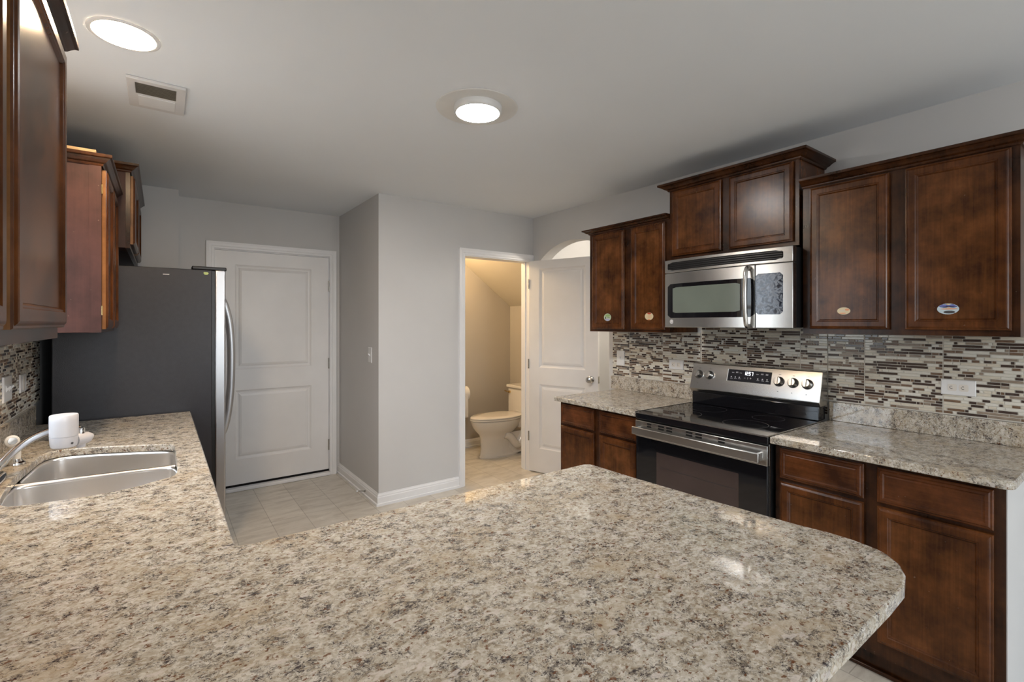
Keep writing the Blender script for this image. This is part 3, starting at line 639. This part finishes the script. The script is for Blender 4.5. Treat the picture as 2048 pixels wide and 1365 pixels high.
# ------------------------------------------------------------------ range
rg = thing('range', 'freestanding electric range with black glass cooktop and steel backguard', 'stove', (2.55, 1.455, 0))
RY0, RY1 = 1.078, 1.832
obj('body', bx((2.262, RY0, .03, 2.86, RY1, .888)), 'blackplastic', rg)
for x in (2.30, 2.78):
    for y in (RY0+.03, RY1-.07): obj('foot', bx((x, y, 0, x+.04, y+.04, .03)), 'blackplastic', rg)
bm = new(); box(bm, 2.234, RY0-.002, .868, 2.805, RY1+.002, .9085); ck = obj('cooktop', bm, 'blackglass', rg, 'black glass cooktop', bevel=.005)
for x, y, r in ((2.42, 1.28, .108), (2.42, 1.63, .090), (2.66, 1.28, .080), (2.66, 1.63, .10)):
    bm = new(); lathe(bm, (x, y, .9086), (0, 0, 1), [(r, 0), (r, .0003), (r-.0022, .0003), (r-.0022, 0)], 56, cap=False); obj('burner_ring', bm, 'fridgeside', ck)
obj('cooktop_trim', bx((2.231, RY0-.0035, .905, 2.80, RY0-.002, .9105), (2.231, RY1+.002, .905, 2.80, RY1+.0035, .9105), (2.2315, RY0-.0035, .9030, 2.234, RY1+.0035, .9095)), 'steel', rg)
# backguard: black riser and tilted steel console
obj('riser', bx((2.792, RY0+.004, .9086, 2.868, RY1-.004, .984)), 'blackglass', rg, bevel=.004)
BX0, BZ0, BX1, BZ1 = 2.775, 1.012, 2.822, 1.166
bm = new(); extr(bm, [(2.793, .984), (BX0, 1.004), (BX0, BZ0), (BX1, BZ1), (BX1+.012, BZ1+.004), (2.878, BZ1+.004), (2.878, .984)], 'y', RY0-.004, RY1+.004); P_ = None
# outline above is in (x,z)
cons = obj('console', bm, 'steel', rg, 'tilted stainless control console', bevel=.003)
ct_dir = Vector((BX1-BX0, 0, BZ1-BZ0)).normalized(); cn = Vector((-ct_dir.z, 0, ct_dir.x))
def CP(y, h, n=0): p = Vector((BX0, y, BZ0))+ct_dir*h+cn*n; return p
CH = (Vector((BX1, 0, BZ1))-Vector((BX0, 0, BZ0))).length
def slab_on(bm, y0, y1, h0, h1, n0, n1, mi=0): bridge(bm, [[CP(y, h, n0) for y, h in ((y0, h0), (y1, h0), (y1, h1), (y0, h1))], [CP(y, h, n1) for y, h in ((y0, h0), (y1, h0), (y1, h1), (y0, h1))]], mi)
bm = new(); slab_on(bm, 1.332, 1.592, .066, .137, .0002, .0016); disp = obj('display', bm, 'display', cons, 'dark glass clock display')
bm = new(); slab_on(bm, 1.590, 1.5945, .064, .139, .0002, .0020); obj('display_trim', bm, 'white', cons)
seg = {'1': 'bc', '2': 'abged', '5': 'afgcd', '7': 'abc'}
bm = new()
def digit(ch, yc, hc, w=.0105, h=.021, s=.0028):
    R = {'a': (-w/2, h/2-s, w/2, h/2), 'd': (-w/2, -h/2, w/2, -h/2+s), 'g': (-w/2, -s/2, w/2, s/2), 'f': (-w/2, 0, -w/2+s, h/2), 'b': (w/2-s, 0, w/2, h/2), 'e': (-w/2, -h/2, -w/2+s, 0), 'c': (w/2-s, -h/2, w/2, 0)}
    for k in seg[ch]: a, b, c, d = R[k]; slab_on(bm, yc-a, yc-c, hc+b, hc+d, .0017, .0021)
for ch, yc in zip('1257', (1.487, 1.473, 1.458, 1.443)): digit(ch, yc, .118)
slab_on(bm, 1.4795, 1.4815, .121, .123, .0017, .0021); slab_on(bm, 1.4795, 1.4815, .113, .115, .0017, .0021)
obj('clock_digits', bm, 'clock', cons, 'glowing 12:57 clock digits')
def icon(*rects, ring=None):
    bm = new()
    for q in rects: slab_on(bm, *q, .0017, .002)
    if ring: bridge(bm, [[CP(ring[0]+.004*math.cos(a), ring[1]+.004*math.sin(a), n) for a in [2*math.pi*i/10 for i in range(10)]] for n in (.0017, .002)])
    obj('display_icon', bm, 'paleprint', cons)
for y in (1.560, 1.535, 1.512, 1.412, 1.385, 1.358):
    q = [(y-.007, y+.007, .117, .1195)]
    if y in (1.535, 1.385, 1.358): q.append((y-.007, y+.007, .122, .124))
    icon(*q)
for y in (1.565, 1.540, 1.515, 1.405, 1.378, 1.352): icon((y-.008, y+.008, .081, .083), ring=(y+.002, .091))
icon((1.480, 1.488, .089, .0908)); icon((1.4655, 1.467, .084, .096)); icon((1.444, 1.454, .0895, .0913), (1.4481, 1.4499, .0855, .0953))
for y in (1.785, 1.711, 1.288, 1.214, 1.141):
    for q in ((y-.006, y+.006, .128, .1295), (y-.0025, y+.0025, .030, .033)):
        bm = new(); slab_on(bm, *q, .0002, .0006); obj('knob_marking', bm, 'darkprint', cons)
for y in (1.785, 1.711, 1.288, 1.214, 1.141):
    bm = new(); lathe(bm, CP(y, .088, .0003), cn, [(.026, 0), (.0265, .005), (.0255, .008), (.0235, .010), (.0215, .026), (.019, .030), (.001, .031)], 36)
    # raised finger bar
    b0 = [CP(y+a, .088+b, .010) for a, b in ((-.0065, -.024), (.0065, -.024), (.0065, .024), (-.0065, .024))]; b1 = [CP(y+a, .088+b, .037) for a, b in ((-.0050, -.020), (.0050, -.020), (.0050, .020), (-.0050, .020))]
    bridge(bm, [b0, b1]); kb = obj('knob', bm, 'nickel', cons, smooth=True)
    bm = new(); lathe(bm, CP(y, .088, .0002), cn, [(.0285, 0), (.0280, .004), (.0262, .0045)], 36, cap=False); obj('shadow_ring', bm, 'darkprint', kb)  # dark ring at the knob foot, stands in for its shadow
# oven door
od = obj('oven_door', bx((2.236, RY0+.002, .215, 2.260, RY1-.002, .800)), 'blackglass', rg, 'black glass oven door', bevel=.003)
obj('oven_window', bx((2.2352, 1.215, .300, 2.2362, 1.688, .703)), 'ovenwin', od, 'brownish oven window')
bm = new(); box(bm, 2.2349, 1.230, .622, 2.2352, 1.665, .624); box(bm, 2.2349, 1.230, .520, 2.2352, 1.665, .522); obj('rack_line', bm, 'ovenedge' if 'ovenedge' in M else 'fridgeside', od)
obj('door_trim', bx((2.232, RY0, .770, 2.262, RY1, .862)), 'steel', od, 'stainless strip across the door top', bevel=.002)
for yc, w in ((1.735, .028), (1.655, .036), (1.602, .036), (1.480, .036), (1.425, .036), (1.300, .034), ):
    for z in (.851, .8365): obj('vent_slot', bx((2.2306, yc-w/2, z-.0046, 2.2322, yc+w/2, z+.0046)), 'dark', od)
bm = new(); box(bm, 2.184, 1.096, .788, 2.198, 1.822, .832); box(bm, 2.198, 1.100, .792, 2.2325, 1.118, .828); box(bm, 2.198, 1.800, .792, 2.2325, 1.818, .828)
obj('handle', bm, 'steel', od, 'flat stainless bar handle', bevel=.004)
obj('storage_drawer', bx((2.238, RY0+.002, .045, 2.260, RY1-.002, .207)), 'blackplastic', rg, bevel=.003)
obj('body_edge', bx((2.250, RY0-.0015, .05, 2.262, RY0+.0005, .868)), 'steel', rg)

# ------------------------------------------------------------------ microwave
mw = thing('microwave', 'stainless over-the-range microwave with dark window and curved handle', 'microwave', (2.7, 1.456, 1.40))
MY0, MY1, MZ0, MZ1 = 1.086, 1.828, 1.400, 1.808
obj('body', bx((2.545, MY0+.006, MZ0+.004, 2.902, MY1-.004, MZ1)), 'blackplastic', mw)
def mx(y, e=.030): u = (y-MY0)/(MY1-MY0); return 2.503-e*4*u*(1-u)
def curved(bm, y0, y1, z0, z1, n0, n1, k=14, mi=0, rad=0):
    """panel following the bowed front; n is distance out from the front"""
    L = []
    for i in range(k+1):
        y = y0+(y1-y0)*i/k; zz0, zz1 = z0, z1
        if rad:
            d = min(y-y0, y1-y)
            if d < rad: s = rad-math.sqrt(max(rad*rad-(rad-d)**2, 0)); zz0 += s; zz1 -= s
        x = mx(y); L.append([(x-n0, y, zz0), (x-n0, y, zz1), (x-n1, y, zz1), (x-n1, y, zz0)])
    bridge(bm, L, mi)
bm = new(); curved(bm, MY0, MY1, 1.730, MZ1, -.042, 0, 20); obj('top_grille', bm, 'steel', mw, 'stainless vent strip across the top', bevel=.003)
bm = new(); curved(bm, 1.128, 1.804, 1.744, 1.792, -.002, .0006, 20, 0, .010); vg = obj('vent_opening', bm, 'dark', mw)
bm = new()
for z in (1.7515, 1.7625, 1.7735, 1.7845): curved(bm, 1.132, 1.800, z-.0022, z+.0022, 0, .0022, 20)
obj('louvres', bm, 'blackplastic', mw)
bm = new(); curved(bm, 1.262, MY1, MZ0, 1.7275, -.042, 0, 18); md = obj('door', bm, 'steel', mw, 'stainless microwave door', bevel=.003)
bm = new(); curved(bm, MY0, 1.2595, MZ0, 1.7275, -.042, 0, 8); cp = obj('control_panel', bm, 'steel', mw, 'stainless control side', bevel=.003)
bm = new(); curved(bm, 1.2625, 1.804, 1.457, 1.662, -.001, .0008, 24, 0, .016); obj('window_border', bm, 'blackglass', md, 'black glass window border')
bm = new(); curved(bm, 1.338, 1.764, 1.487, 1.640, .0006, .0013, 18, 0, .006); obj('window', bm, 'mwglass', md, 'grey-green mesh window')
bm = new(); curved(bm, 1.129, 1.2593, 1.470, 1.680, -.001, .0010, 10, 0, .014); obj('control_film', bm, 'worn', cp, 'worn peeling control film')
bm = new(); xh = mx(1.29); pts = [(xh-.006, 1.290, 1.712), (xh-.030, 1.288, 1.708), (xh-.043, 1.287, 1.68), (xh-.050, 1.286, 1.62), (xh-.052, 1.286, 1.56), (xh-.050, 1.286, 1.50), (xh-.043, 1.287, 1.44), (xh-.030, 1.288, 1.412), (xh-.006, 1.290, 1.408)]
tube(bm, smooth_path(pts, 4), .0105, 14, flat=1.25); obj('handle', bm, 'nickel', md, 'bowed steel bar handle', smooth=True)
bm = new(); lx = mx(1.773); lathe(bm, (lx-.0003, 1.773, 1.435), (-1, 0, .0), [(.0125, 0), (.0125, .0012), (.0001, .0012)], 28)
bd = obj('badge', bm, 'white', md, 'round pale logo badge')
bm = new(); R = lambda r, a0, a1, w: bridge(bm, [[(lx-n, 1.773+rr*math.cos(a), 1.435+rr*math.sin(a)) for n, rr in ((.0016, r-w), (.0016, r+w), (.0019, r+w), (.0019, r-w))] for a in [a0+(a1-a0)*i/16 for i in range(17)]])
R(.0095, 0, 2*math.pi, .0006); R(.0035, .6, 4.6, .0007); R(.006, 3.4, 6.9, .0007)
obj('badge_mark', bm, 'nickel', bd)

# ------------------------------------------------------------------ toilet and paper
to = thing('toilet', 'off-white porcelain toilet seen through the bathroom doorway', 'toilet', (3.0, 4.27, 0))
TY = 4.27
def egg(cx, hl, hw, z, n=36, p=.12): return [(cx+hl*math.cos(a)*(1.0), TY+hw*math.sin(a)*(1+p*math.cos(a)), z) for a in [2*math.pi*i/n for i in range(n)]]
bm = new(); bridge(bm, [egg(2.955, .250, .112, 0), egg(2.955, .250, .112, .018), egg(2.95, .235, .100, .030), egg(2.925, .205, .094, .10), egg(2.905, .190, .094, .20), egg(2.905, .205, .110, .245), egg(2.910, .250, .145, .285), egg(2.915, .285, .170, .325), egg(2.915, .305, .180, .365), egg(2.915, .312, .183, .392), egg(2.915, .300, .172, .400)])
box(bm, 3.02, TY-.09, .02, 3.24, TY+.09, .25); box(bm, 3.12, TY-.14, .30, 3.40, TY+.14, .395)
bo = obj('bowl', bm, 'porcelain', to, smooth=True)
bm = new(); tube(bm, smooth_path([(2.96, TY-.085, .235), (3.03, TY-.095, .20), (3.09, TY-.098, .13), (3.13, TY-.098, .11), (3.18, TY-.095, .17), (3.24, TY-.09, .27)], 5), .042, 14); obj('trapway', bm, 'porcelain', bo, smooth=True)
bm = new(); bridge(bm, [egg(2.915, .318, .186, .402), egg(2.915, .320, .188, .410), egg(2.915, .318, .186, .418)]); obj('seat', bm, 'porcelain', to, smooth=True)
bm = new(); bridge(bm, [egg(2.918, .316, .185, .421), egg(2.918, .318, .187, .430), egg(2.918, .308, .178, .438), egg(2.918, .20, .12, .442)]); obj('lid', bm, 'porcelain', to, smooth=True)
bm = new(); box(bm, 3.215, TY-.215, .39, 3.412, TY+.215, .690); tk = obj('tank', bm, 'porcelain', to, bevel=.025, bseg=4)
obj('tank_lid', bx((3.203, TY-.228, .688, 3.42, TY+.228, .722)), 'porcelain', to, bevel=.010, bseg=3)
bm = new(); cyl(bm, (3.216, TY+.165, .640), (3.196, TY+.165, .640), .014, seg=16); tube(bm, [(3.198, TY+.165, .640), (3.190, TY+.185, .642), (3.184, TY+.225, .650)], .007, 10); obj('flush_lever', bm, 'brass', tk, 'small brass flush lever', smooth=True)
tp = thing('toilet_paper_roll', 'toilet paper roll hanging on the tan bathroom wall', 'toilet paper', (2.64, 4.62, .62))
bm = new(); cyl(bm, (2.62, 4.630, .640), (2.755, 4.630, .640), .078, seg=36); obj('roll', bm, 'paper', tp, smooth=True)
bm = new(); box(bm, 2.632, 4.552, .385, 2.730, 4.5535, .645); obj('hanging_sheet', bm, 'paper', tp)
bm = new(); cyl(bm, (2.60, 4.630, .640), (2.768, 4.630, .640), .012, seg=14); cyl(bm, (2.606, 4.630, .640), (2.606, 4.729, .640), .010, seg=12); obj('holder', bm, 'nickel', tp)

# ------------------------------------------------------------------ ceiling fixtures
lt = thing('recessed_light', 'warm glowing recessed ceiling light by the near left cabinet', 'ceiling light', (-.105, 2.163, HC-.03))
bm = new(); lathe(bm, (-.105, 2.163, HC-.0005), (0, 0, -1), [(.104, 0), (.103, .004), (.096, .006), (.090, .005), (.088, .0)], 56, cap=False); obj('trim_ring', bm, 'white', lt, smooth=True)
bm = new(); lathe(bm, (-.105, 2.163, HC-.001), (0, 0, -1), [(.0885, 0), (.0885, .0015), (.001, .002)], 48); obj('diffuser', bm, 'lampwarm', lt, 'glowing warm diffuser')
lt = thing('disc_light', 'white round surface light in the centre of the ceiling', 'ceiling light', (1.195, 1.905, HC-.035))
bm = new(); lathe(bm, (1.200, 1.920, HC-.0004), (0, 0, -1), [(.192, 0), (.191, .002), (.186, .003), (.11, .003)], 64); obj('cover_ring', bm, 'ringpaint', lt, 'wide painted ring around the lamp')
bm = new(); lathe(bm, (1.195, 1.905, HC-.003), (0, 0, -1), [(.112, 0), (.112, .020), (.106, .028), (.1005, .030), (.100, .0285)], 56, cap=False); obj('rim', bm, 'white', lt, smooth=True)
bm = new(); lathe(bm, (1.195, 1.905, HC-.0305), (0, 0, -1), [(.1015, 0), (.1000, .003), (.088, .0055), (.05, .007), (.001, .0075)], 56); obj('diffuser', bm, 'lampcool', lt, 'glowing neutral white diffuser', smooth=True)
vt = thing('ceiling_vent', 'white rectangular air vent with half open louvres in the ceiling', 'vent', (-.017, 2.65, HC-.012))
vx0, vx1, vy0, vy1 = -.118, .086, 2.495, 2.812
bm = new(); P0 = [(vx0, vy0), (vx1, vy0), (vx1, vy1), (vx0, vy1)]
hol = [(-.090, 2.530), (.052, 2.530), (.052, 2.652), (-.090, 2.652)]
prism(bm, P0, HC-.013, HC-.0003, [hol]); obj('frame', bm, 'ventpaint', vt, bevel=.003)
obj('backing', bx((-.090, 2.530, HC-.002, .052, 2.652, HC-.0006)), 'taupe', vt)
for i in range(9):
    y = 2.537+i*.0135; bm = new(); bridge(bm, [[(x, y-.004, HC-.012), (x, y+.005, HC-.0035), (x, y+.0062, HC-.0040), (x, y-.0028, HC-.0125)] for x in (-.090, .052)]); obj('louvre', bm, 'taupe', vt)
obj('blank_plate', bx((-.084, 2.662, HC-.0155, .050, 2.775, HC-.0125)), 'white', vt, bevel=.001)

# ------------------------------------------------------------------ switches and outlets
def plate(name, label, cat, x, dirn, y0, y1, z0, z1, kind, group=None):
    t = thing(name, label, cat, (x, (y0+y1)/2, z0), group); F = facemap(x, dirn); yc, zc = (y0+y1)/2, (z0+z1)/2
    bm = new(); bridge(bm, rect_loops(F, y0, y1, z0, z1, [(0, 0), (0, .004), (.003, .006)])); obj('cover_plate', bm, 'white', t)
    hor = (y1-y0) > (z1-z0)
    if kind == 'duplex':
        for s in (-.0195, .0195):
            cy, cz = (yc+s, zc) if hor else (yc, zc+s)
            bm = new(); P = rrect(cy-.0155, cz-.0155, cy+.0155, cz+.0155, .007); bridge(bm, [[F(a, b, .006) for a, b in P], [F(a, b, .0072) for a, b in P]]); rc = obj('receptacle', bm, 'offwhite', t)
            bm = new()
            for da, db, wa, wb in ((-.006, .003, .004, .0011), (.0055, .003, .0033, .0011)):
                a, b = (db, da) if hor else (da, db); w, hh = (wa, wb) if hor else (wb, wa)
                box(bm, *F(cy+a-w, cz+b-hh, .0071), *F(cy+a+w, cz+b+hh, .0075))
            a, b = (-.008, 0) if hor else (0, -.008); box(bm, *F(cy+a*(-1 if hor else 1)-.0018, cz+b-.0018, .0071), *F(cy+a*(-1 if hor else 1)+.0018, cz+b+.0018, .0075)); obj('slots', bm, 'dark', rc)
    if kind == 'toggle' or kind == 'toggle2':
        for s in ((0,) if kind == 'toggle' else (-.023, .023)):
            bm = new(); box(bm, *F(yc+s-.005, zc-.012, .006), *F(yc+s+.005, zc+.012, .0075)); bridge(bm, [[F(yc+s+a, zc+b, .007) for a, b in ((-.0042, -.008), (.0042, -.008), (.0042, .004), (-.0042, .004))], [F(yc+s+a, zc+.010+b, .019) for a, b in ((-.0035, -.005), (.0035, -.005), (.0035, .004), (-.0035, .004))]]); obj('toggle', bm, 'white', t)
    if kind == 'rocker':
        bm = new(); box(bm, *F(yc-.016, zc-.032, .0055), *F(yc+.016, zc+.032, .0075)); obj('insert', bm, 'offwhite', t)
    return t
TX = XR-.0084
plate('electrical_outlet', 'white horizontal duplex outlet on the mosaic right of the range', 'outlet', TX, -1, .497, .615, 1.100, 1.170, 'duplex')
plate('electrical_outlet', 'white horizontal duplex outlet on the mosaic left of the range', 'outlet', TX, -1, 1.963, 2.078, 1.102, 1.168, 'duplex')
plate('light_switch', 'white toggle switch plate at the far end of the range mosaic', 'switch', TX, -1, 2.484, 2.560, 1.093, 1.210, 'toggle')
plate('light_switch', 'white toggle switch on the grey wall right of the closed door', 'switch', XP-.0002, -1, 3.780, 3.852, 1.105, 1.228, 'toggle')
plate('light_switch', 'white double toggle switch on the mosaic above the sink, nearer of two plates', 'switch', XL+.0085, 1, 2.810, 2.945, 1.097, 1.203, 'toggle2')
plate('electrical_outlet', 'white wall plate on the mosaic closest to the refrigerator', 'outlet', XL+.0085, 1, 3.100, 3.215, 1.104, 1.188, 'rocker')
ds = thing('door_stop', 'small spring door stop on the baseboard by the closed door', 'door stop', (1.35, 3.89, .04))
bm = new(); px, py, pz = 1.348, 3.885, .046
N = 90; tube(bm, [(px-.062*i/N, py+.0055*math.cos(i*.9), pz+.012*i/N+.0055*math.sin(i*.9)) for i in range(N+1)], .0013, 6); lathe(bm, (px+.002, py, pz), (-1, 0, .15), [(.009, 0), (.009, .006), (.004, .010)], 16); obj('spring', bm, 'nickel', ds, smooth=True)
bm = new(); cyl(bm, (px-.060, py, pz+.0115), (px-.074, py, pz+.014), .008, .007, 14); obj('tip', bm, 'white', ds)
